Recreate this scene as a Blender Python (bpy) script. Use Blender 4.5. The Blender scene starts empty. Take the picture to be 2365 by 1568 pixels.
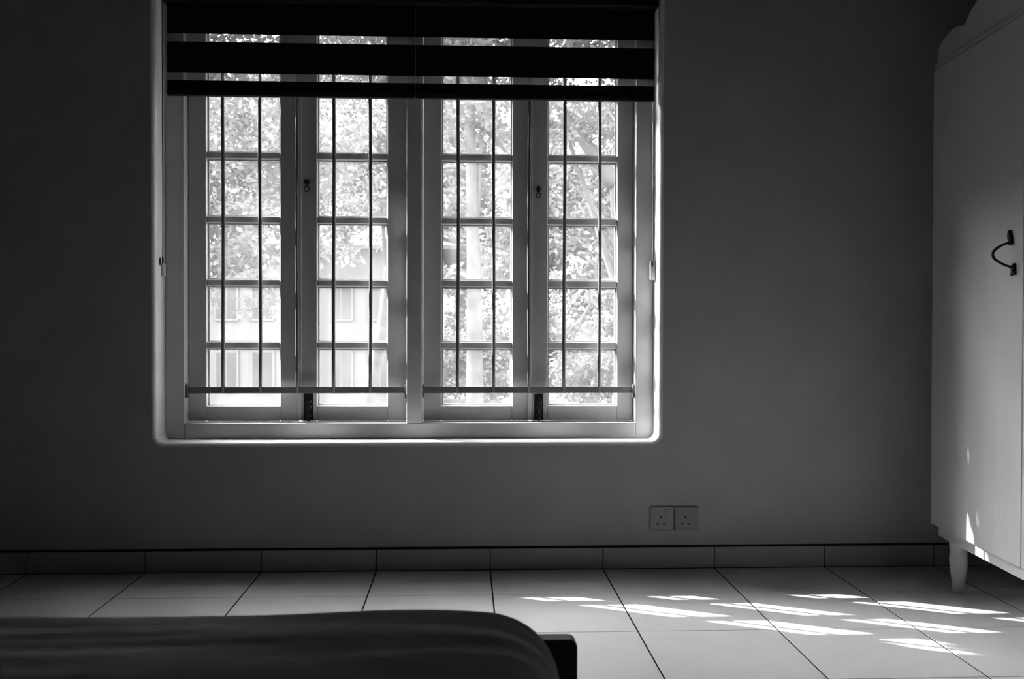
import bpy, bmesh, math, random
from mathutils import Vector, Matrix, noise

# ------------------------------------------------------------------ camera, sky, sun, exposure
scene = bpy.context.scene
COL = scene.collection
F_PX, W_PX = 2313.0, 2365.0
cam_d = bpy.data.cameras.new('camera')
cam_d.sensor_width = 36.0
cam_d.lens = 36.0 * F_PX / W_PX
cam_d.dof.use_dof = True
cam_d.dof.focus_distance = 3.7
cam_d.dof.aperture_fstop = 9.0
cam_d.clip_end = 500
cam = bpy.data.objects.new('camera', cam_d)
COL.objects.link(cam)
YAW, PITCH, ROLL = 0.04653, 0.01358, -0.00215
cam.matrix_world = (Matrix.Translation((0.3114, -3.534, 0.862)) @ Matrix.Rotation(-YAW, 4, 'Z')
                    @ Matrix.Rotation(math.pi / 2 - PITCH, 4, 'X') @ Matrix.Rotation(-ROLL, 4, 'Z'))
scene.camera = cam

SUN_DIR = Vector((1.536, -0.80, -1.0)).normalized()      # the way the light travels
SKY_STRENGTH = 1.4            # clear-sky part, brighter round the sun
HAZE = 5.4                    # even white cloud veil over the whole sky
SUN_STRENGTH = 13.5
world = bpy.data.worlds.new('hazy_sky')
scene.world = world
world.use_nodes = True
wn = world.node_tree
wn.nodes.clear()
sky = wn.nodes.new('ShaderNodeTexSky')
sky.sky_type = 'NISHITA'
sky.sun_disc = False
sky.sun_elevation = math.asin(-SUN_DIR.z)
sky.sun_rotation = math.atan2(-SUN_DIR.x, -SUN_DIR.y)
sky.air_density = 1.0
sky.dust_density = 5.0
sky.ozone_density = 1.0
bw = wn.nodes.new('ShaderNodeRGBToBW')
bg = wn.nodes.new('ShaderNodeBackground')
bg.inputs['Strength'].default_value = SKY_STRENGTH
wo = wn.nodes.new('ShaderNodeOutputWorld')
wn.links.new(sky.outputs[0], bw.inputs[0])
wn.links.new(bw.outputs[0], bg.inputs['Color'])
veil = wn.nodes.new('ShaderNodeBackground')
veil.inputs['Color'].default_value = (1, 1, 1, 1)
veil.inputs['Strength'].default_value = HAZE
both = wn.nodes.new('ShaderNodeAddShader')
wn.links.new(bg.outputs[0], both.inputs[0])
wn.links.new(veil.outputs[0], both.inputs[1])
wn.links.new(both.outputs[0], wo.inputs['Surface'])

sun_d = bpy.data.lights.new('sun', 'SUN')
sun_d.energy = SUN_STRENGTH
sun_d.angle = math.radians(0.3)
sun = bpy.data.objects.new('sun', sun_d)
COL.objects.link(sun)
sun.location = (-9, 6, 8)
sun.rotation_euler = SUN_DIR.to_track_quat('-Z', 'Y').to_euler()

vs = scene.view_settings
vs.view_transform = 'Standard'
vs.look = 'None'
vs.gamma = 1.0
vs.use_curve_mapping = False
vs.exposure = 1.1
scene.cycles.max_bounces = 8
scene.cycles.diffuse_bounces = 5
scene.cycles.transparent_max_bounces = 24
scene.cycles.sample_clamp_indirect = 6.0

# ------------------------------------------------------------------ materials (all black and white)
def mat(name, v, rough=0.6, spec=0.4, var=0.0, scale=8.0, bump=0.0, bscale=60.0, metal=0.0, obj_var=0.0, stretch=None):
    m = bpy.data.materials.new(name)
    m.use_nodes = True
    nt = m.node_tree
    b = nt.nodes['Principled BSDF']
    b.inputs['Base Color'].default_value = (v, v, v, 1)
    b.inputs['Roughness'].default_value = rough
    b.inputs['Specular IOR Level'].default_value = spec
    b.inputs['Metallic'].default_value = metal
    tc = nt.nodes.new('ShaderNodeTexCoord')
    vec = tc.outputs['Object']
    if stretch:
        mp = nt.nodes.new('ShaderNodeMapping')
        mp.inputs['Scale'].default_value = stretch
        nt.links.new(vec, mp.inputs['Vector'])
        vec = mp.outputs['Vector']
    col = None
    if var > 0:
        n = nt.nodes.new('ShaderNodeTexNoise')
        n.inputs['Scale'].default_value = scale
        n.inputs['Detail'].default_value = 6
        nt.links.new(vec, n.inputs['Vector'])
        r = nt.nodes.new('ShaderNodeMapRange')
        r.inputs['From Min'].default_value = 0.3
        r.inputs['From Max'].default_value = 0.7
        r.inputs['To Min'].default_value = v * (1 - var)
        r.inputs['To Max'].default_value = v * (1 + var)
        nt.links.new(n.outputs['Fac'], r.inputs['Value'])
        col = r.outputs[0]
    if obj_var > 0:
        oi = nt.nodes.new('ShaderNodeObjectInfo')
        r2 = nt.nodes.new('ShaderNodeMapRange')
        r2.inputs['To Min'].default_value = 1 - obj_var
        r2.inputs['To Max'].default_value = 1 + obj_var
        nt.links.new(oi.outputs['Random'], r2.inputs['Value'])
        mu = nt.nodes.new('ShaderNodeMath')
        mu.operation = 'MULTIPLY'
        nt.links.new(r2.outputs[0], mu.inputs[0])
        if col:
            nt.links.new(col, mu.inputs[1])
        else:
            mu.inputs[1].default_value = v
        col = mu.outputs[0]
    if col:
        nt.links.new(col, b.inputs['Base Color'])
    if bump > 0:
        n2 = nt.nodes.new('ShaderNodeTexNoise')
        n2.inputs['Scale'].default_value = bscale
        n2.inputs['Detail'].default_value = 5
        nt.links.new(vec, n2.inputs['Vector'])
        bp = nt.nodes.new('ShaderNodeBump')
        bp.inputs['Strength'].default_value = bump
        bp.inputs['Distance'].default_value = 0.002
        nt.links.new(n2.outputs['Fac'], bp.inputs['Height'])
        nt.links.new(bp.outputs['Normal'], b.inputs['Normal'])
    return m

def see_through(name, tint, gloss, dust, dust_scale=6.0):
    """thin sheet: mostly clear, a little mirror, a little dust that scatters light"""
    m = bpy.data.materials.new(name)
    m.use_nodes = True
    nt = m.node_tree
    nt.nodes.clear()
    out = nt.nodes.new('ShaderNodeOutputMaterial')
    tr = nt.nodes.new('ShaderNodeBsdfTransparent')
    tr.inputs[0].default_value = (tint, tint, tint, 1)
    gl = nt.nodes.new('ShaderNodeBsdfGlossy')
    gl.inputs['Roughness'].default_value = 0.03
    lw = nt.nodes.new('ShaderNodeLayerWeight')            # Schlick's law, the same from both sides of the sheet
    lw.inputs['Blend'].default_value = 0.5
    pw = nt.nodes.new('ShaderNodeMath')
    pw.operation = 'POWER'
    pw.inputs[1].default_value = 5.0
    nt.links.new(lw.outputs['Facing'], pw.inputs[0])
    sc = nt.nodes.new('ShaderNodeMath')
    sc.operation = 'MULTIPLY_ADD'
    sc.inputs[1].default_value = 0.9 * gloss
    sc.inputs[2].default_value = 0.04 * gloss
    nt.links.new(pw.outputs[0], sc.inputs[0])
    mx = nt.nodes.new('ShaderNodeMixShader')
    nt.links.new(sc.outputs[0], mx.inputs[0])
    nt.links.new(tr.outputs[0], mx.inputs[1])
    nt.links.new(gl.outputs[0], mx.inputs[2])
    tl = nt.nodes.new('ShaderNodeBsdfTranslucent')
    tl.inputs[0].default_value = (.8, .8, .8, 1)
    tc = nt.nodes.new('ShaderNodeTexCoord')
    n = nt.nodes.new('ShaderNodeTexNoise')
    n.inputs['Scale'].default_value = dust_scale
    n.inputs['Detail'].default_value = 7
    nt.links.new(tc.outputs['Object'], n.inputs['Vector'])
    r = nt.nodes.new('ShaderNodeMapRange')
    r.inputs['From Min'].default_value = 0.3
    r.inputs['From Max'].default_value = 0.7
    r.inputs['To Min'].default_value = dust * 0.5
    r.inputs['To Max'].default_value = dust * 1.5
    nt.links.new(n.outputs['Fac'], r.inputs['Value'])
    mx2 = nt.nodes.new('ShaderNodeMixShader')
    nt.links.new(r.outputs[0], mx2.inputs[0])
    nt.links.new(mx.outputs[0], mx2.inputs[1])
    nt.links.new(tl.outputs[0], mx2.inputs[2])
    nt.links.new(mx2.outputs[0], out.inputs['Surface'])
    return m

def leaf_mat(name, v):
    m = bpy.data.materials.new(name)
    m.use_nodes = True
    nt = m.node_tree
    nt.nodes.clear()
    out = nt.nodes.new('ShaderNodeOutputMaterial')
    df = nt.nodes.new('ShaderNodeBsdfDiffuse')
    tl = nt.nodes.new('ShaderNodeBsdfTranslucent')
    mx = nt.nodes.new('ShaderNodeMixShader')
    mx.inputs[0].default_value = 0.4
    tc = nt.nodes.new('ShaderNodeTexCoord')
    n = nt.nodes.new('ShaderNodeTexNoise')
    n.inputs['Scale'].default_value = 1.3
    n.inputs['Detail'].default_value = 4
    r = nt.nodes.new('ShaderNodeMapRange')
    r.inputs['From Min'].default_value = 0.3
    r.inputs['From Max'].default_value = 0.7
    r.inputs['To Min'].default_value = v * 0.65
    r.inputs['To Max'].default_value = v * 1.35
    nt.links.new(tc.outputs['Object'], n.inputs['Vector'])
    nt.links.new(n.outputs['Fac'], r.inputs['Value'])
    nt.links.new(r.outputs[0], df.inputs['Color'])
    nt.links.new(r.outputs[0], tl.inputs['Color'])
    nt.links.new(df.outputs[0], mx.inputs[1])
    nt.links.new(tl.outputs[0], mx.inputs[2])
    nt.links.new(mx.outputs[0], out.inputs['Surface'])
    return m

M = {
    'plaster': mat('wall_plaster', .47, .85, .15, var=.05, scale=5, bump=.25, bscale=90),
    'outer_plaster': mat('outer_plaster', .55, .9, .1, var=.06, scale=3),
    'reveal': mat('white_reveal_paint', .80, .7, .2, var=.03, scale=6, bump=.2, bscale=60),
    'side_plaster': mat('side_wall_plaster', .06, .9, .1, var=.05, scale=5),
    'skirting': mat('skirting_ceramic', .42, .4, .4, obj_var=.05),
    'tile': mat('floor_ceramic', .68, .42, .45, var=.03, scale=9, obj_var=.03),
    'grout': mat('dark_grout', .02, .95, .05),
    'white_paint': mat('white_window_paint', .58, .45, .4, var=.04, scale=14),
    'bar_paint': mat('grey_bar_paint', .15, .45, .4, var=.06, scale=20),
    'black_iron': mat('black_iron', .012, .45, .4),
    'blind': mat('blind_fabric', .012, .95, .05),
    'blind_rail': mat('blind_rail', .014, .7, .15),
    'cord': mat('dark_cord', .015, .8, .1),
    'plastic': mat('clear_plastic', .6, .35, .5),
    'socket': mat('socket_plastic', .34, .4, .35),
    'socket_hole': mat('socket_hole', .004, .9, .05),
    'wardrobe': mat('wardrobe_paint', .46, .5, .35, var=.04, scale=4, stretch=(6, 6, .6)),
    'dark_wood': mat('dark_bed_wood', .05, .45, .4, var=.25, scale=6, stretch=(1, 8, 8)),
    'bedspread': mat('bedspread_weave', .55, .95, .05, var=.12, scale=3, bump=.5, bscale=40, stretch=(1, 5, 5)),
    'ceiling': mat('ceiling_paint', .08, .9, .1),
    'ground': mat('garden_ground', .08, .95, .05, var=.3, scale=.6),
    'concrete': mat('weathered_concrete', .4, .9, .1, var=.15, scale=4),
    'house_wall': mat('house_render', .15, .9, .1, var=.05, scale=.5),
    'house_glass': mat('house_window_glass', .06, .2, .5),
    'house_roof': mat('house_roof_tiles', .08, .9, .1, var=.2, scale=2),
    'bark': mat('tree_bark', .10, .95, .05, var=.3, scale=3),
    'leaf': leaf_mat('tree_leaves', .185),
    'leaf_far': leaf_mat('far_tree_leaves', .175),
    'glass': see_through('window_glass', .96, 1.0, .020),
    'sheer': see_through('blind_sheer', .62, .0, .03),
}

# ------------------------------------------------------------------ mesh helpers
def add_box(bm, x0, x1, y0, y1, z0, z1, bevel=0.0, seg=2):
    vsx = [bm.verts.new((x, y, z)) for x in (x0, x1) for y in (y0, y1) for z in (z0, z1)]
    idx = [(0, 1, 3, 2), (4, 6, 7, 5), (0, 4, 5, 1), (2, 3, 7, 6), (0, 2, 6, 4), (1, 5, 7, 3)]
    fs = [bm.faces.new([vsx[i] for i in f]) for f in idx]
    if bevel > 0:
        es = list({e for f in fs for e in f.edges})
        bmesh.ops.bevel(bm, geom=es, offset=bevel, segments=seg, affect='EDGES', profile=.5)

def add_tube(bm, pts, radii, n=10, cap=True):
    pts = [Vector(p) for p in pts]
    if not isinstance(radii, (list, tuple)):
        radii = [radii] * len(pts)
    rings = []
    up = Vector((0, 0, 1))
    t0 = (pts[1] - pts[0]).normalized()
    a = t0.cross(up)
    if a.length < 1e-3:
        a = t0.cross(Vector((1, 0, 0)))
    a.normalize()
    for i, p in enumerate(pts):
        t = (pts[min(i + 1, len(pts) - 1)] - pts[max(i - 1, 0)]).normalized()
        a = (a - t * a.dot(t)).normalized()
        b = t.cross(a)
        rings.append([bm.verts.new(p + (a * math.cos(k * 2 * math.pi / n) + b * math.sin(k * 2 * math.pi / n)) * radii[i]) for k in range(n)])
    for i in range(len(rings) - 1):
        for k in range(n):
            bm.faces.new((rings[i][k], rings[i][(k + 1) % n], rings[i + 1][(k + 1) % n], rings[i + 1][k]))
    if cap:
        bm.faces.new(rings[0][::-1])
        bm.faces.new(rings[-1])

def add_lathe(bm, prof, c=(0, 0, 0), n=20):
    add_tube(bm, [(c[0], c[1], c[2] + z) for r, z in prof], [r for r, z in prof], n)

def add_torus(bm, c, R, r, n=20, k=8, axis='Y'):
    rings = []
    for i in range(n):
        th = 2 * math.pi * i / n
        ring = []
        for j in range(k):
            ph = 2 * math.pi * j / k
            rr = R + r * math.cos(ph)
            ring.append(bm.verts.new((c[0] + rr * math.cos(th), c[1] + r * math.sin(ph), c[2] + rr * math.sin(th))))
        rings.append(ring)
    for i in range(n):
        for j in range(k):
            bm.faces.new((rings[i][j], rings[(i + 1) % n][j], rings[(i + 1) % n][(j + 1) % k], rings[i][(j + 1) % k]))

def add_prism(bm, poly, y0, y1):
    """poly: (x, z) outline, extruded along y"""
    a = [bm.verts.new((x, y0, z)) for x, z in poly]
    b = [bm.verts.new((x, y1, z)) for x, z in poly]
    bm.faces.new(a)
    bm.faces.new(b[::-1])
    n = len(poly)
    for i in range(n):
        bm.faces.new((a[i], b[i], b[(i + 1) % n], a[(i + 1) % n]))

def obj(name, bm, m, parent=None, smooth=False):
    bmesh.ops.recalc_face_normals(bm, faces=bm.faces)
    me = bpy.data.meshes.new(name)
    bm.to_mesh(me)
    bm.free()
    me.materials.append(M[m] if isinstance(m, str) else m)
    if smooth:
        for p in me.polygons:
            p.use_smooth = True
    o = bpy.data.objects.new(name, me)
    COL.objects.link(o)
    if parent:
        o.parent = parent
    return o

def box(name, m, parent, x0, x1, y0, y1, z0, z1, bevel=0.0, seg=2):
    bm = bmesh.new()
    add_box(bm, x0, x1, y0, y1, z0, z1, bevel, seg)
    return obj(name, bm, m, parent)

def share(name, mesh, parent=None, loc=(0, 0, 0)):
    o = bpy.data.objects.new(name, mesh)
    COL.objects.link(o)
    o.location = loc
    if parent:
        o.parent = parent
    return o

def tag(o, label=None, cat=None, group=None, kind=None):
    if label: o['label'] = label
    if cat: o['category'] = cat
    if group: o['group'] = group
    if kind: o['kind'] = kind
    return o

def empty(name, loc=(0, 0, 0), rz=0.0):
    o = bpy.data.objects.new(name, None)
    o.empty_display_size = .1
    COL.objects.link(o)
    o.location = loc
    o.rotation_euler = (0, 0, rz)
    return o

# ------------------------------------------------------------------ room shell
RX0, RX1, RY0, RZ = -2.40, 2.48, -4.55, 2.75
OX0, OX1, OZ0, OZ1 = -0.765, 1.0, 0.452, 2.07        # window opening
WALL_T = 0.25

def outline(grow):
    x0, x1, z0, z1 = OX0 - grow, OX1 + grow, OZ0 - grow, OZ1 + grow
    r = 0.03 + grow
    pts = []
    for cx, cz, a0 in ((x0 + r, z0 + r, 180), (x1 - r, z0 + r, 270), (x1 - r, z1 - r, 0), (x0 + r, z1 - r, 90)):
        for k in range(7):
            a = math.radians(a0 + 90 * k / 6)
            pts.append((cx + r * math.cos(a), cz + r * math.sin(a)))
    return pts

bm = bmesh.new()
prof = [(.014 * (1 - math.sin(math.radians(a))), .014 * (1 - math.cos(math.radians(a)))) for a in (0, 22.5, 45, 67.5, 90)]
prof.append((0, WALL_T))
rings = [[bm.verts.new((x, y, z)) for x, z in outline(g)] for g, y in prof]
n = len(rings[0])
for i in range(len(rings) - 1):
    for k in range(n):
        bm.faces.new((rings[i][k], rings[i][(k + 1) % n], rings[i + 1][(k + 1) % n], rings[i + 1][k]))
for ring, y in ((rings[0], 0.0), (rings[-1], WALL_T)):
    ov = [bm.verts.new((x, y, z)) for x, z in ((RX0 - .2, 0), (RX1 + .2, 0), (RX1 + .2, RZ), (RX0 - .2, RZ))]
    es = [bm.edges.new((ov[i], ov[(i + 1) % 4])) for i in range(4)]
    es += [bm.edges.get((ring[k], ring[(k + 1) % n])) for k in range(n)]
    bmesh.ops.triangle_fill(bm, edges=es, use_beauty=True)
wall_back = tag(obj('wall_back', bm, 'plaster'), 'grey plastered wall around the barred window', kind='structure')
wall_back.data.materials.append(M['reveal'])             # the reveal is painted white
for p in wall_back.data.polygons:
    c = p.center
    if .0005 < c.y < WALL_T - .0005:
        p.material_index = 1
        p.use_smooth = False

def sbox(name, m, *a):
    return tag(box(name, m, None, *a), kind='structure')

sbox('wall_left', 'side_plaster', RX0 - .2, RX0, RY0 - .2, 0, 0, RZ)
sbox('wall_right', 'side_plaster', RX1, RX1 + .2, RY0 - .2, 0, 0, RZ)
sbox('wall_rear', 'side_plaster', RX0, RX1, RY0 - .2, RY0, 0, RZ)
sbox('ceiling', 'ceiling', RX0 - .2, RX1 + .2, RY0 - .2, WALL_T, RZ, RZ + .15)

# floor: a dark mortar bed with single ceramic tiles on it
floor = sbox('floor', 'grout', RX0 - .2, RX1 + .2, RY0 - .2, WALL_T, -.12, -.0010)
tile_cache = {}
def tile_mesh(sx, sy):
    key = (round(sx, 3), round(sy, 3))
    if key not in tile_cache:
        bm = bmesh.new()
        add_box(bm, -sx / 2, sx / 2, -sy / 2, sy / 2, -.009, 0, .0006, 1)
        me = bpy.data.meshes.new('floor_tile')
        bmesh.ops.recalc_face_normals(bm, faces=bm.faces)
        bm.to_mesh(me); bm.free()
        me.materials.append(M['tile'])
        tile_cache[key] = me
    return tile_cache[key]
GX, GY = .0048, .0024
ys = [-.012] + [-.335 - .4 * j for j in range(11)]
for i in range(-6, 7):
    x0, x1 = max(i * .4, RX0) + GX / 2, min((i + 1) * .4, RX1) - GX / 2
    if x1 - x0 < .02: continue
    for j in range(len(ys)):
        y1 = ys[j] - GY / 2
        y0 = (ys[j + 1] if j + 1 < len(ys) else RY0) + GY / 2
        y0 = max(y0, RY0)
        if y1 - y0 < .02: continue
        share('floor_tile', tile_mesh(x1 - x0, y1 - y0), floor, ((x0 + x1) / 2, (y0 + y1) / 2, 0))

# skirting: a row of low ceramic tiles with a dark joint above
sk = sbox('baseboard_back', 'grout', RX0, RX1, -.0035, .0, 0, .0815)
for i in range(-6, 7):
    x0, x1 = max(i * .4, RX0) + .0015, min((i + 1) * .4, RX1) - .0015
    if x1 - x0 < .02: continue
    key = ('sk', round(x1 - x0, 3))
    if key not in tile_cache:
        bm = bmesh.new()
        add_box(bm, -(x1 - x0) / 2, (x1 - x0) / 2, -.009, 0, .001, .0745, .0012, 1)
        me = bpy.data.meshes.new('skirting_tile')
        bmesh.ops.recalc_face_normals(bm, faces=bm.faces)
        bm.to_mesh(me); bm.free()
        me.materials.append(M['skirting'])
        tile_cache[key] = me
    share('skirting_tile', tile_cache[key], sk, ((x0 + x1) / 2, 0, 0))

# ------------------------------------------------------------------ window: frame, sashes, panes, fittings
win = tag(empty('window_1', ((OX0 + OX1) / 2, .17, OZ0)), 'white wooden casement window of four tall sashes', kind='structure')
def wloc(o):
    o.parent = win
    o.matrix_parent_inverse = Matrix.Translation(win.location).inverted()
    return o
FY0, FY1 = .115, .235
JL, ML, MR, JR, FB, FT = -.698, .098, .154, .935, .508, 2.0
for nm, a in (('frame_jamb', (OX0, JL, FY0, FY1, OZ0, OZ1)), ('frame_jamb', (JR, OX1, FY0, FY1, OZ0, OZ1)),
              ('mullion', (ML, MR, FY0, FY1, FB, FT)), ('frame_sill', (JL, JR, FY0, FY1, OZ0, FB)), ('frame_head', (JL, JR, FY0, FY1, FT, OZ1))):
    wloc(box(nm, 'white_paint', None, *a, .003))

SY0, SY1 = .170, .212
MZ = [.789, 1.018, 1.249, 1.483, 1.716]
PB, PT, SB, ST = .566, 1.94, .511, 1.997
def ring_pull_bm(x, z, heart):
    bm = bmesh.new()
    y = SY0
    if heart:
        poly = [(-.011, .012), (-.006, .014), (0, .0125), (.006, .014), (.011, .012), (.010, .006), (.006, -.001), (.0035, -.006), (-.0035, -.006), (-.006, -.001), (-.010, .006)]
        poly = [(x + a, z + .014 + b) for a, b in poly]
    else:
        poly = [(x + .0075 * math.cos(t * math.pi / 8), z + .017 + .0125 * math.sin(t * math.pi / 8)) for t in range(16)]
    add_prism(bm, poly, y - .008, y)
    add_torus(bm, (x, y - .010, z - .006), .0098 if heart else .0085, .0017, 24, 8)
    return bm
def bolt_bm(x0, x1, z0, z1):
    bm = bmesh.new()
    y = SY0
    add_box(bm, x0, x1, y - .004, y, z0, z1, .001, 1)
    xc = (x0 + x1) / 2
    add_tube(bm, [(xc, y - .009, z0 - .001), (xc, y - .009, z1 - .012)], .0055, 12)
    for zz in (z0 + .018, z0 + .05, z1 - .03):
        add_box(bm, xc - .010, xc + .010, y - .0155, y - .003, zz - .006, zz + .006, .002, 1)
    add_tube(bm, [(xc, y - .009, z1 - .018), (xc + .003, y - .026, z1 - .018)], [.003, .005], 10)
    return bm

sashes = [(-.696, -.2955, -.633, -.367, False), (-.2905, .096, -.232, .024, True), (.156, .5490, .223, .484, False), (.5540, .933, .616, .874, True)]
for si, (x0, x1, p0, p1, fit) in enumerate(sashes):
    bm = bmesh.new()
    add_box(bm, x0, p0, SY0, SY1, SB, ST, .0025, 1)
    add_box(bm, p1, x1, SY0, SY1, SB, ST, .0025, 1)
    add_box(bm, p0, p1, SY0, SY1, SB, PB, .002, 1)
    add_box(bm, p0, p1, SY0, SY1, PT, ST, .002, 1)
    s = wloc(obj('sash', bm, 'white_paint'))
    for z in MZ:
        bm = bmesh.new()
        add_box(bm, p0, p1, SY0 + .004, SY1 - .004, z - .0125, z + .0125, .003, 1)
        obj('glazing_bar', bm, 'white_paint', s)
    zz = [PB] + MZ + [PT]
    for k in range(len(zz) - 1):
        a, b = zz[k] + (.0125 if k else 0), zz[k + 1] - (.0125 if k < len(zz) - 2 else 0)
        box('pane', 'glass', s, p0 + .0003, p1 - .0003, .1915, .1945, a + .0003, b - .0003)
        bm = bmesh.new()                               # putty bead round the pane
        for q in ((p0, p0 + .006, a, b), (p1 - .006, p1, a, b), (p0 + .006, p1 - .006, a, a + .005), (p0 + .006, p1 - .006, b - .005, b)):
            add_box(bm, q[0], q[1], .1945, .2005, q[2], q[3])
        obj('putty_bead', bm, 'white_paint', s)
    if fit:
        heart = si == 1
        bm = bmesh.new()
        add_box(bm, x0 - .012, x0 + .004, SY0 - .009, SY0 - .0003, SB + .002, ST - .002, .003, 2)
        obj('meeting_strip', bm, 'white_paint', s)
        xr = -.268 if heart else .581
        tag(obj('ring_pull', ring_pull_bm(xr, 1.366 if heart else 1.350, heart), 'black_iron', s, True), 'black iron ring pull')
        xb = (-.2795, -.2455) if heart else (.567, .601)
        tag(obj('slide_bolt', bolt_bm(xb[0], xb[1], SB + .001, .614 if heart else .610), 'black_iron', s), 'black slide bolt at the foot of the sash')

# wire grilles in front of the sashes
def grille(x0, x1, label):
    g = tag(empty('security_grille', ((x0 + x1) / 2, .14, .616)), label, 'window grille', 'painted bar grilles inside the window')
    inv = Matrix.Translation(g.location).inverted()
    step = (x1 - x0) / 6
    first = None
    for k in range(1, 6):
        bm = bmesh.new()
        ph = k * 1.7
        pts = [(x0 + step * k + .0012 * math.sin(z * 5 + ph), .14, z) for z in [.618 + (1.80 - .618) * i / 14 for i in range(15)]]
        add_tube(bm, pts, .0066, 10)
        o = obj('bar', bm, 'bar_paint', g, True); o.matrix_parent_inverse = inv
    for z in (.627, 1.80):
        bm = bmesh.new()
        add_box(bm, x0 + .0005, x1 - .0005, .1365, .1435, z - .0115, z + .0115, .0012, 1)
        o = obj('flat_rail', bm, 'bar_paint', g); o.matrix_parent_inverse = inv
    for x in (x0 + .004, x1 - .004):
        bm = bmesh.new()
        add_box(bm, x - .0035, x + .0035, .128, .152, .600, .648, .001, 1)
        o = obj('fixing_lug', bm, 'bar_paint', g); o.matrix_parent_inverse = inv
grille(JL, ML, 'upright bars guarding the left pair of sashes, beside the heart-shaped ring pull')
grille(MR, JR, 'upright bars guarding the right pair of sashes, beside the oval ring pull')

# ------------------------------------------------------------------ roller blinds with dark bands and sheer gaps
def blind(x0, x1, cord_x, side, label):
    b = tag(empty('roller_blind', ((x0 + x1) / 2, .045, 1.668)), label, 'blind', 'pair of dark banded roller blinds')
    inv = Matrix.Translation(b.location).inverted()
    def put(o):
        o.parent = b; o.matrix_parent_inverse = inv; return o
    for z0, z1 in ((1.886, 2.0), (1.748, 1.8575)):
        put(box('dark_band', 'blind', None, x0, x1, .044, .0455, z0, z1))
    put(box('dark_band', 'blind', None, x0, x1, .044, .0455, 1.688, 1.7225))
    for z0, z1 in ((1.8575, 1.886), (1.7225, 1.748)):
        put(tag(box('sheer_band', 'sheer', None, x0, x1, .0444, .0450, z0, z1), 'see-through mesh band'))
    put(box('bottom_rail', 'blind_rail', None, x0, x1, .036, .054, 1.667, 1.690, .006, 3))
    put(box('head_box', 'blind_rail', None, x0 - .018 if side < 0 else x0, x1 + (.008 if side > 0 else 0), .010, .090, 1.995, 2.066, .006, 2))
    if side < 0:
        bm = bmesh.new()
        add_tube(bm, [(cord_x, .044, 2.0), (cord_x, .044, 1.6), (cord_x + .001, .044, 1.3), (cord_x, .044, 1.105)], .0014, 8)
        put(obj('cord', bm, 'cord', None, True))
        bm = bmesh.new()
        add_tube(bm, [(cord_x, .044, 1.108), (cord_x, .044, 1.096), (cord_x, .044, 1.085), (cord_x, .044, 1.078)], [.0014, .0030, .0030, .0015], 12)
        put(obj('cord_pull', bm, 'cord', None, True))
        bm = bmesh.new()
        add_tube(bm, [(cord_x - .0045, .028, 1.100), (cord_x - .0045, .028, 1.092), (cord_x - .0045, .028, 1.080), (cord_x - .0045, .028, 1.070)], [.001, .0028, .0028, .001], 12)
        put(obj('cord_pull', bm, 'cord', None, True))
        put(box('cord_tensioner', 'plastic', None, -.7649, -.754, .070, .090, 1.035, 1.082, .003, 2))
    else:
        bm = bmesh.new()
        add_tube(bm, [(cord_x, .070, 2.0), (cord_x, .070, 1.5), (cord_x, .070, 1.095)], .0012, 8)
        put(obj('cord', bm, 'plastic', None, True))
        put(box('cord_pull', 'cord', None, cord_x - .0022, cord_x + .0022, .064, .070, 1.078, 1.097, .0008, 1))
        put(box('cord_tensioner', 'plastic', None, .981, .9999, .070, .090, 1.030, 1.100, .003, 2))
blind(-.735, .1315, -.752, -1, 'dark banded roller blind raised above the left pair of sashes, cord at its left')
blind(.1330, .988, .988, 1, 'dark banded roller blind raised above the right pair of sashes, pale cord clip below')

# ------------------------------------------------------------------ wall sockets
def socket(x0, x1, label):
    s = tag(empty('wall_socket', ((x0 + x1) / 2, 0, .1345)), label, 'socket', 'pair of wall sockets')
    c = (x0 + x1) / 2
    bm = bmesh.new()
    add_box(bm, x0 - c, x1 - c, -.009, -.0002, 0, .0855, .003, 2)
    obj('face_plate', bm, 'socket', s)
    for dx, z, w, h in ((0, .0475, .0042, .0085), (-.0115, .0245, .0085, .0045), (.0115, .0245, .0085, .0045)):
        bm = bmesh.new()
        dx -= .004
        add_box(bm, dx - w / 2, dx + w / 2, -.0096, -.0085, z - h / 2, z + h / 2)
        obj('pin_slot', bm, 'socket_hole', s)
    bm = bmesh.new()
    add_prism(bm, [(.014, .056), (.026, .056), (.026, .076), (.014, .076)], -.0125, -.0085)
    obj('rocker_switch', bm, 'socket', s)
socket(.9685, 1.0540, 'square three-pin wall socket, the left one of the touching pair')
socket(1.0565, 1.1420, 'square three-pin wall socket, the right one of the touching pair')

# ------------------------------------------------------------------ wardrobe (local x: along the front towards the viewer, local y: out of the front, z up)
TH = .071
wd = tag(empty('wardrobe', (1.855, -.398, 0)), 'pale painted two-door wardrobe on turned legs beside the window wall', 'wardrobe')
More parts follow.
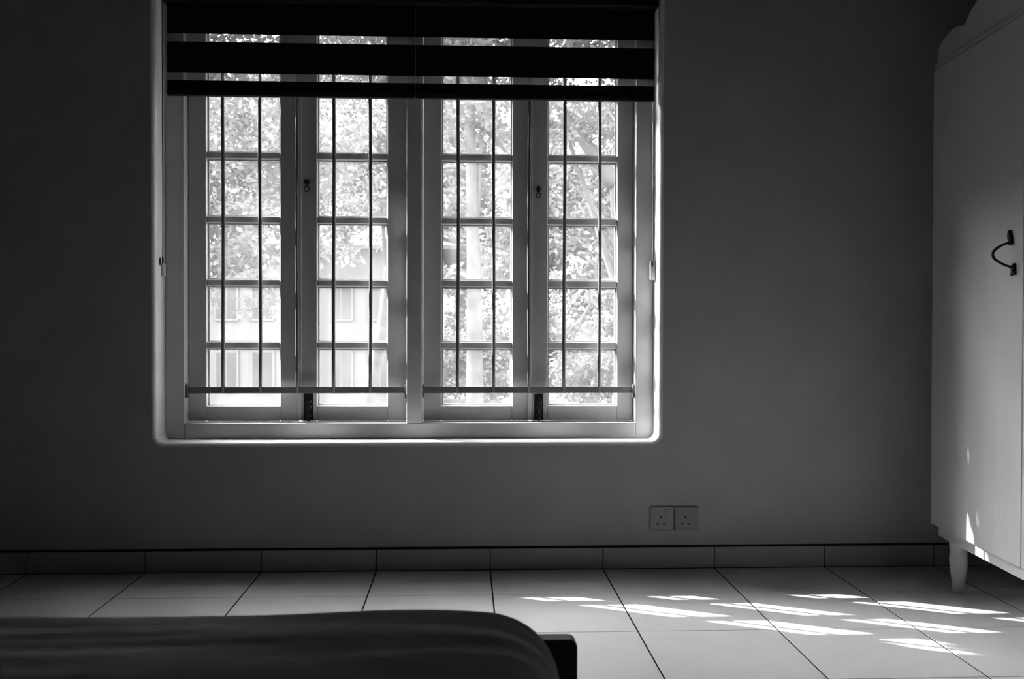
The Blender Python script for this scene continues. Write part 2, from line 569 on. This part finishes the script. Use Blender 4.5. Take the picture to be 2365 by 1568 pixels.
# local axes: ex = towards viewer, ey = out of the front (to the left)
wd.matrix_world = Matrix(((-math.sin(TH), -math.cos(TH), 0, 1.855), (-math.cos(TH), math.sin(TH), 0, -.398), (0, 0, 1, 0), (0, 0, 0, 1)))
S0, S1, DEP = -.135, 1.115, .50
def wpart(name, m, *a, **k):
    return box(name, m, wd, *a, **k)
wpart('body', 'wardrobe', S0 + .006, S1 - .006, -DEP, -.0235, .166, 1.715, bevel=.003)
wpart('top_board', 'wardrobe', S0 - .0, S1 + .0, -DEP, -.004, 1.7155, 1.735, bevel=.004)
mid = (S0 + S1) / 2
def handle_bm(s0, zt, s1, zb):
    bm = bmesh.new()
    a, b = Vector((s0, .006, zt)), Vector((s1, .006, zb))
    pts = []
    for i in range(19):
        t = i / 18
        p = a.lerp(b, t)
        p.y = .006 + .046 * math.sin(math.pi * t) ** .75
        p.x -= .006 * math.sin(math.pi * t)
        pts.append(p)
    add_tube(bm, pts, [.0032 + .0008 * math.sin(math.pi * i / 18) for i in range(19)], 10)
    def leaf(poly, c):
        f = [bm.verts.new((c[0] + x, .0004, c[1] + z)) for x, z in poly]
        g = [bm.verts.new((c[0] + x, .007, c[1] + z)) for x, z in poly]
        bm.faces.new(f); bm.faces.new(g[::-1])
        for i in range(len(poly)):
            bm.faces.new((f[i], g[i], g[(i + 1) % len(poly)], f[(i + 1) % len(poly)]))
    leaf([(-.008, .034), (.001, .035), (.005, .026), (.010, .016), (.008, .010), (.012, .002), (.011, -.006), (-.002, -.007), (-.009, .000), (-.006, .008), (-.012, .013), (-.011, .024)], (s0, zt))
    leaf([(-.012, .004), (.002, .006), (.010, .011), (.012, .004), (.010, -.004), (.016, -.014), (.015, -.022), (.008, -.018), (.003, -.016), (-.004, -.024), (-.009, -.020), (-.004, -.012)], (s1, zb))
    return bm
for k, (a, b) in enumerate(((S0, mid - .0015), (mid + .0015, S1))):
    d = wpart('door', 'wardrobe', a, b, -.023, 0, .206, 1.713, bevel=.003)
    if k == 0:
        tag(obj('handle', handle_bm(.421, 1.096, .437, 1.027), 'black_iron', d, True), 'black bow-shaped iron handle')
wpart('apron', 'wardrobe', S0 + .055, S1 - .055, -.052, -.0245, .164, .2055, bevel=.002)
wpart('apron_side', 'wardrobe', S0 + .055, S0 + .085, -DEP + .03, -.055, .164, .2055)
legp = [(.029, .164), (.029, .150), (.0245, .146), (.029, .141), (.0245, .137), (.0285, .132), (.0245, .128), (.0275, .122), (.0285, .105), (.027, .080), (.0225, .050), (.0185, .028), (.0205, .020), (.0205, .012), (.017, .0)]
bm = bmesh.new()
add_lathe(bm, legp[::-1], (0, 0, 0), 24)
legmesh = obj('leg', bm, 'wardrobe', wd, True)
legmesh.location = (S0 + .095, -.055, .0005)
for x, y in ((S1 - .095, -.055), (S0 + .095, -DEP + .06), (S1 - .095, -DEP + .06)):
    share('leg', legmesh.data, wd, (x, y, .0005))
# scalloped crest board along the front of the top
poly = []
half = [(-.120, 1.7355), (-.118, 1.772), (-.108, 1.785), (-.085, 1.796), (-.045, 1.808), (.0, 1.812), (.040, 1.809), (.066, 1.800), (.080, 1.797),
        (.100, 1.812), (.130, 1.830), (.175, 1.846), (.225, 1.854), (.275, 1.852), (.315, 1.842), (.345, 1.842), (.385, 1.862), (.435, 1.876), (mid, 1.880)]
full = half + [(2 * mid - x, z) for x, z in half[:-1][::-1]]
bm = bmesh.new()
a = [bm.verts.new((x, -.030, z)) for x, z in full]
b = [bm.verts.new((x, -.008, z)) for x, z in full]
bm.faces.new(a); bm.faces.new(b[::-1])
for i in range(len(full)):
    bm.faces.new((a[i], b[i], b[(i + 1) % len(full)], a[(i + 1) % len(full)]))
tag(obj('crest_board', bm, 'wardrobe', wd), 'scalloped board standing along the top edge')

# ------------------------------------------------------------------ bed and mattress
bed = tag(empty('bed', (-.34, -3.1, 0)), 'low dark wooden bed with a plain rounded footboard', 'bed')
inv = Matrix.Translation(bed.location).inverted()
def bpart(o):
    o.parent = bed; o.matrix_parent_inverse = inv; return o
BX0, BX1 = -1.17, .477
def board(z0, z1, y0, y1, r=.012):
    poly = [(BX0, z0), (BX1, z0)]
    for cx, a0 in ((BX1 - r, 0), (BX0 + r, 90)):
        for k in range(6):
            a = math.radians(a0 + 18 * k)
            poly.append((cx + r * math.cos(a), z1 - r + r * math.sin(a)))
    bm = bmesh.new()
    add_prism(bm, poly, y0, y1)
    return bm
bpart(obj('footboard', board(.10, .400, -2.070, -2.042), 'dark_wood'))
bpart(obj('headboard', board(.10, .90, -4.23, -4.195, .03), 'dark_wood'))
for x0, x1 in ((BX0 + .01, BX0 + .038), (BX1 - .055, BX1 - .027)):
    bpart(box('side_rail', 'dark_wood', None, x0, x1, -4.195, -2.070, .14, .265, .003))
bpart(box('slat_base', 'dark_wood', None, BX0 + .038, BX1 - .055, -4.195, -2.070, .235, .262, .002))
for x in (BX0 + .03, BX1 - .03):
    for y in (-2.056, -4.212):
        bpart(box('leg', 'dark_wood', None, x - .025, x + .025, y - .013, y + .013, 0.0005, .0995, .002))

bm = bmesh.new()
X0, X1, Y0, Y1, Z0, Z1, R = -1.125, .437, -4.19, -2.124, .2625, .481, .10
nx, ny, nz = 80, 220, 10
def rnd(p):
    q = Vector((min(max(p.x, X0 + R), X1 - R), min(max(p.y, Y0 + R), Y1 - R), min(max(p.z, Z0 + .02), Z1 - R)))
    d = p - q
    if d.length < 1e-9: return p
    r = R
    if p.z < Z1 - R and abs(d.z) > 1e-6: r = .02 if d.xy.length < 1e-9 else R
    m = max(abs(d.x) / R, abs(d.y) / R, (abs(d.z) / (R if d.z > 0 else .02)))
    dd = Vector((d.x / R, d.y / R, d.z / (R if d.z > 0 else .02)))
    u = dd.normalized() * m
    return q + Vector((u.x * R, u.y * R, u.z * (R if d.z > 0 else .02)))
def mgrid(f, na, nb):
    g = [[bm.verts.new(f(i / na, j / nb)) for j in range(nb + 1)] for i in range(na + 1)]
    for i in range(na):
        for j in range(nb):
            bm.faces.new((g[i][j], g[i + 1][j], g[i + 1][j + 1], g[i][j + 1]))
def ease(t):                                            # more points near both ends
    return t - .12 * math.sin(2 * math.pi * t)
LX, LY, LZ = X1 - X0, Y1 - Y0, Z1 - Z0
mgrid(lambda a, b: Vector((X0 + LX * ease(a), Y0 + LY * ease(b), Z1)), nx, ny)
mgrid(lambda a, b: Vector((X0 + LX * ease(a), Y0 + LY * ease(b), Z0)), nx, ny)
mgrid(lambda a, b: Vector((X0 + LX * ease(a), Y1, Z0 + LZ * b)), nx, nz)
mgrid(lambda a, b: Vector((X0 + LX * ease(a), Y0, Z0 + LZ * b)), nx, nz)
mgrid(lambda a, b: Vector((X0, Y0 + LY * ease(a), Z0 + LZ * b)), ny, nz)
mgrid(lambda a, b: Vector((X1, Y0 + LY * ease(a), Z0 + LZ * b)), ny, nz)
bmesh.ops.remove_doubles(bm, verts=bm.verts, dist=1e-5)
for v in bm.verts:
    v.co = rnd(v.co)
    if v.co.z > .36:
        k = min(1, (v.co.z - .36) / .08)
        w = noise.noise(Vector((v.co.x * 2.2, v.co.y * 16, 3.1))) * .0050 + noise.noise(Vector((v.co.x * 5, v.co.y * 34, 9.7))) * .0024 + noise.noise(Vector((v.co.x * 1.6, v.co.y * 62, 5.3))) * .0016
        hump = .004 * math.exp(-((v.co.x - .24) / .13) ** 2) - .003 * math.exp(-((v.co.x - .36) / .05) ** 2)
        v.co.z += k * (w + hump)
mt = tag(obj('mattress', bm, 'bedspread', None, True), 'thick mattress under a dark grey wrinkled cover on the low bed', 'mattress')

# ------------------------------------------------------------------ outside: ground, added sunshade over the window, house, trees
GZ = -1.6
sbox('ground', 'ground', -90, 90, WALL_T + .02, 150, GZ - .3, GZ)

def house(loc, rz, width, depth, top, label, xs, rows):
    """local x runs along the front, the front faces local -y"""
    h = tag(empty('house', loc, rz), label, 'house')
    H = top - GZ
    box('wall', 'house_wall', h, -width / 2, width / 2, 0, depth, 0, H)
    bm = bmesh.new()
    e, a = .5, min(width, depth) / 2
    add_box(bm, -width / 2 - e, width / 2 + e, -e, depth + e, H, H + .12)
    q = a - .6
    bx = [bm.verts.new(p) for p in ((-width / 2 - e, -e, H + .12), (width / 2 + e, -e, H + .12), (width / 2 + e, depth + e, H + .12), (-width / 2 - e, depth + e, H + .12),
                                    (-width / 2 + q, depth / 2, H + 1.1), (width / 2 - q, depth / 2, H + 1.1))]
    for f in ((0, 1, 5, 4), (1, 2, 5), (2, 3, 4, 5), (3, 0, 4)):
        bm.faces.new([bx[i] for i in f])
    obj('roof', bm, 'house_roof', h)
    for x in xs:
        for z0, w, hh in rows:
            z0 -= GZ
            o = box('window', 'house_wall', h, x - w / 2 - .06, x + w / 2 + .06, -.05, -.001, z0 - .06, z0 + hh + .06)
            for u in ((x - w / 2, x - .02), (x + .02, x + w / 2)):
                box('pane', 'house_glass', o, u[0], u[1], -.056, -.0505, z0, z0 + hh)
tag(box('sunshade', 'concrete', None, OX0 - .3, OX1 + .3, WALL_T, .60, 2.12, 2.20, .006), 'added unseen concrete sunshade slab outside above the window', kind='structure')  # unseen slab, added to shade the window head and upper reveals
house((-6.15, 25.0, GZ), 0.0, 11.5, 6.0, 3.0, 'pale two-storey house seen through the left pair of sashes', [-4.4, -2.6, -.25, .75, 2.95, 4.05], [(1.05, .55, .95), (-.95, .55, 1.05)])
house((-8.2, 6.2, GZ), math.pi / 2, 12.0, 6.0, 4.75, 'unseen neighbouring house added close beyond the left side of the garden', [-4.2, -1.4, 1.4, 4.2], [(.9, 1.1, 1.2)])  # unseen house, added to block low sky light from the left
house((12.0, 8.0, GZ), -math.pi / 2, 14.0, 6.0, 3.6, 'unseen neighbouring house added close beyond the right side of the garden', [-4.2, -1.4, 1.4, 4.2], [(.9, 1.1, 1.2)])  # also added out of view, keeps low sky light from the right out

def tree(name, label, base, top, lean, trunk_r, blobs, leaf_n, leaf_len, m, group, limbs=(), droop=.5, low_limbs=True):
    """base: trunk foot; blobs: (centre, radii) of the crown's leaf masses"""
    rng = random.Random(int(base[0] * 131 + base[1] * 17) + 5)
    t = tag(empty(name, base), label, 'tree', group)
    inv = Matrix.Translation(Vector(base)).inverted()
    bm = bmesh.new()
    b, e = Vector(base), Vector(top)
    pts, rad = [], []
    for i in range(9):
        s = i / 8
        p = b.lerp(e, s) + Vector((lean * math.sin(s * math.pi), 0, 0))
        pts.append(p); rad.append(trunk_r * (1.25 - .75 * s))
    add_tube(bm, pts, rad, 10)
    o = obj('trunk', bm, 'bark', t, True); o.matrix_parent_inverse = inv
    for (c, r) in blobs:
        c = Vector(c)
        s0 = pts[rng.randint(4, 7)]
        if not low_limbs:
            if c.z < e.z: continue
            s0 = pts[8]
        limbs = list(limbs) + [(tuple(s0), tuple(s0.lerp(c, .55) + Vector((0, 0, .25))), tuple(c), trunk_r * .38)]
    for L in limbs:
        bm = bmesh.new()
        r = L[-1]
        P = [Vector(q) for q in L[:-1]]
        cp = []
        for i in range(9):
            s = i / 8
            cp.append(P[0] * (1 - s) ** 2 + P[1] * 2 * s * (1 - s) + P[2] * s ** 2)
        add_tube(bm, cp, [r * (1 - .7 * i / 8) for i in range(9)], 8)
        o = obj('branch', bm, 'bark', t, True); o.matrix_parent_inverse = inv
    verts, faces = [], []
    tot = sum(r[0] * r[1] * r[2] for c, r in blobs)
    for c, r in blobs:
        c = Vector(c)
        nl = int(leaf_n * r[0] * r[1] * r[2] / tot)
        twigs = [Vector((rng.gauss(0, .5), rng.gauss(0, .5), rng.gauss(0, .5))) for _ in range(max(4, nl // 45))]
        for k in range(nl):
            tw = twigs[k % len(twigs)]
            u = tw + Vector((rng.gauss(0, .13), rng.gauss(0, .13), rng.gauss(0, .10)))
            if u.length > 1.1: u = u * (rng.uniform(.7, 1.1) / u.length)
            p = c + Vector((u.x * r[0], u.y * r[1], u.z * r[2]))
            d = Vector((rng.gauss(0, 1), rng.gauss(0, 1), rng.gauss(0, .6) - droop)).normalized()
            w = d.cross(Vector((rng.gauss(0, 1), rng.gauss(0, 1), rng.gauss(0, 1)))).normalized()
            L = leaf_len * rng.uniform(.6, 1.3)
            wd_ = w * L * .28
            nrm = d.cross(w) * L * .08
            i0 = len(verts)
            verts += [p, p + d * L * .5 + wd_ + nrm, p + d * L, p + d * L * .5 - wd_ + nrm]
            faces += [(i0, i0 + 1, i0 + 2), (i0, i0 + 2, i0 + 3)]
    me = bpy.data.meshes.new('foliage')
    me.from_pydata([tuple(v) for v in verts], [], faces)
    me.materials.append(M[m])
    fo = bpy.data.objects.new('foliage', me)
    COL.objects.link(fo)
    fo.parent = t; fo.matrix_parent_inverse = inv
    fo['kind'] = 'stuff'
    return t
G = 'garden trees outside the window'
tree('garden_tree', 'loose leafy tree filling the leftmost sash outside', (-5.2, 14.6, GZ), (-4.4, 14.8, 4.0), -.3, .16,
     [((-4.2, 14.6, 3.6), (2.0, 1.6, 1.7)), ((-3.6, 14.2, 1.9), (1.5, 1.2, 1.0)), ((-5.6, 15.0, 2.6), (1.6, 1.4, 1.5)), ((-2.6, 15.0, 3.8), (1.4, 1.3, 1.3)),
      ((-4.6, 14.8, 6.6), (2.8, 1.8, 1.8)), ((-3.6, 14.9, 9.2), (2.6, 1.8, 1.8)), ((-7.2, 14.9, 6.6), (2.2, 1.8, 1.8))], 42000, .14, 'leaf', G)
tree('garden_tree', 'feathery tree above the pale house roof outside', (-2.2, 20.6, GZ), (-1.5, 20.6, 5.0), .3, .16,
     [((-1.8, 20.5, 5.0), (2.0, 1.6, 1.6)), ((-.5, 20.2, 3.9), (1.2, 1.2, 1.0)), ((-2.8, 20.8, 3.6), (1.4, 1.3, 1.2)), ((-1.0, 20.6, 7.8), (2.8, 1.9, 1.9)),
      ((-1.8, 20.8, 10.8), (2.6, 1.9, 1.8)), ((.8, 20.6, 10.2), (2.2, 1.8, 1.8))], 36000, .16, 'leaf', G)
tree('garden_tree', 'slim pale-trunked tree standing outside behind the third sash', (.44, 10.8, GZ), (.33, 10.9, 4.6), .05, .12,
     [((.6, 11.0, 4.6), (1.1, 1.0, 1.0)), ((1.15, 11.0, 3.0), (.6, .6, .6)), ((-.2, 11.0, 3.0), (.6, .6, .7)), ((-.05, 11.3, 1.5), (.5, .5, .5)),
      ((.5, 10.9, 6.2), (1.7, 1.3, 1.2)), ((.4, 11.0, 8.0), (1.7, 1.3, 1.3)), ((.0, 11.0, 9.6), (1.5, 1.2, 1.0))], 21000, .13, 'leaf', G)
tree('garden_tree', 'tree with a thick slanting limb outside behind the rightmost sash', (3.25, 14.2, GZ), (2.95, 14.2, 3.6), .05, .20,
     [((2.0, 14.4, 4.6), (1.4, 1.1, .9)), ((3.8, 14.4, 4.6), (1.3, 1.1, 1.0)), ((2.0, 14.6, 1.3), (.9, .7, .8)), ((3.2, 14.3, 6.6), (2.0, 1.3, 1.3)), ((3.0, 14.4, 8.8), (2.0, 1.3, 1.4))], 19000, .14, 'leaf', G,
     limbs=[((2.95, 14.2, 3.4), (2.5, 14.1, 4.0), (1.5, 14.0, 5.3), .17), ((3.0, 14.2, 2.4), (2.7, 14.2, 2.9), (2.2, 14.3, 3.4), .06), ((3.05, 14.1, 1.4), (2.6, 14.0, 1.7), (2.2, 14.1, .6), .05)])
tree('garden_tree', 'added unseen high-crowned tree beyond the left edge of the window, shading it from the morning sun', (-7.0, 2.9, GZ), (-6.9, 3.0, 6.6), -.1, .18,  # unseen, added: bough cuts the upper sun rays, crown dims the left sky
     [((-4.6, 2.45, 4.74), (2.5, .24, .36)), ((-6.9, 3.3, 8.4), (1.9, 1.6, 1.2)), ((-5.0, 3.6, 8.2), (1.8, 1.6, 1.2)), ((-6.4, 5.2, 9.6), (1.9, 1.6, 1.4)), ((-4.2, 2.4, 7.1), (1.5, 1.2, 1.0))], 23000, .18, 'leaf', G,
     limbs=[((-6.95, 2.95, 4.7), (-6.2, 2.6, 4.95), (-4.6, 2.45, 4.95), .06), ((-4.7, 2.45, 4.95), (-3.8, 2.45, 4.95), (-2.8, 2.45, 4.8), .03)], low_limbs=False)
tree('garden_tree', 'added unseen large spreading tree beyond the right edge of the window', (6.6, 5.2, GZ), (6.4, 5.0, 4.5), .2, .3,  # added out of sight to darken the left floor and wall
     [((5.0, 4.0, 4.8), (1.9, 1.9, 2.0)), ((7.3, 4.6, 5.6), (2.2, 2.2, 2.2)), ((5.0, 6.0, 7.2), (2.0, 2.2, 1.9)), ((6.8, 3.0, 3.0), (1.8, 1.6, 1.6)), ((4.6, 2.6, 6.6), (1.7, 1.5, 1.5)), ((6.4, 3.6, 8.4), (2.0, 1.8, 1.6))], 30000, .30, 'leaf', G)
G2 = 'tall trees far behind the house'
far = [(-15.5, 37, 12.5, 'broad far tree at the left edge of the leftmost sash'), (-10.8, 43, 13.5, 'tall far tree rising behind the left end of the house'), (-5.6, 37, 12.5, 'tall far tree rising behind the middle of the house'),
       (-.2, 43, 12.5, 'tall far tree rising behind the right end of the house'), (4.6, 37, 9.5, 'broad far tree beside the house gable, behind the third sash'),
       (9.6, 43, 10.5, 'broad far tree seen low behind the rightmost sash'), (-21.5, 43, 12.0, 'far tree out of sight to the left of the house'),
       (-27.5, 38, 11.0, 'far tree furthest to the left beyond the garden'), (15.2, 37, 11.0, 'far tree out of sight to the right of the window'), (20.8, 43, 12.0, 'far tree furthest to the right beyond the garden')]
for x, y, hgt, lab in far:
    bl = [((x, y, hgt * .72), (2.9, 2.2, hgt * .25)), ((x - 1.2, y - .3, hgt * .42), (2.5, 1.9, hgt * .24)), ((x + 1.2, y - .2, hgt * .36), (2.5, 1.9, hgt * .22)), ((x + .2, y - .4, .3), (3.3, 1.8, 1.9))]
    tree('far_tree', lab, (x, y, GZ), (x + .3, y, hgt * .7), .2, .28, bl, 26000 if -20 < x < 14 else 13000, .27 if -20 < x < 14 else .38, 'leaf_far', G2, droop=.2)
for i, (x, lab) in enumerate(((.7, 'rounded shrub outside low behind the third sash'), (4.3, 'rounded shrub outside low behind the rightmost sash'))):
    tree('garden_shrub', lab, (x, 24, GZ), (x, 24, .2), .0, .06, [((x - .3, 24, -.4), (1.2, 1.0, 1.1)), ((x + .4, 24.2, -.2), (1.1, .9, .9))], 6000, .14, 'leaf', 'shrubs across the garden')
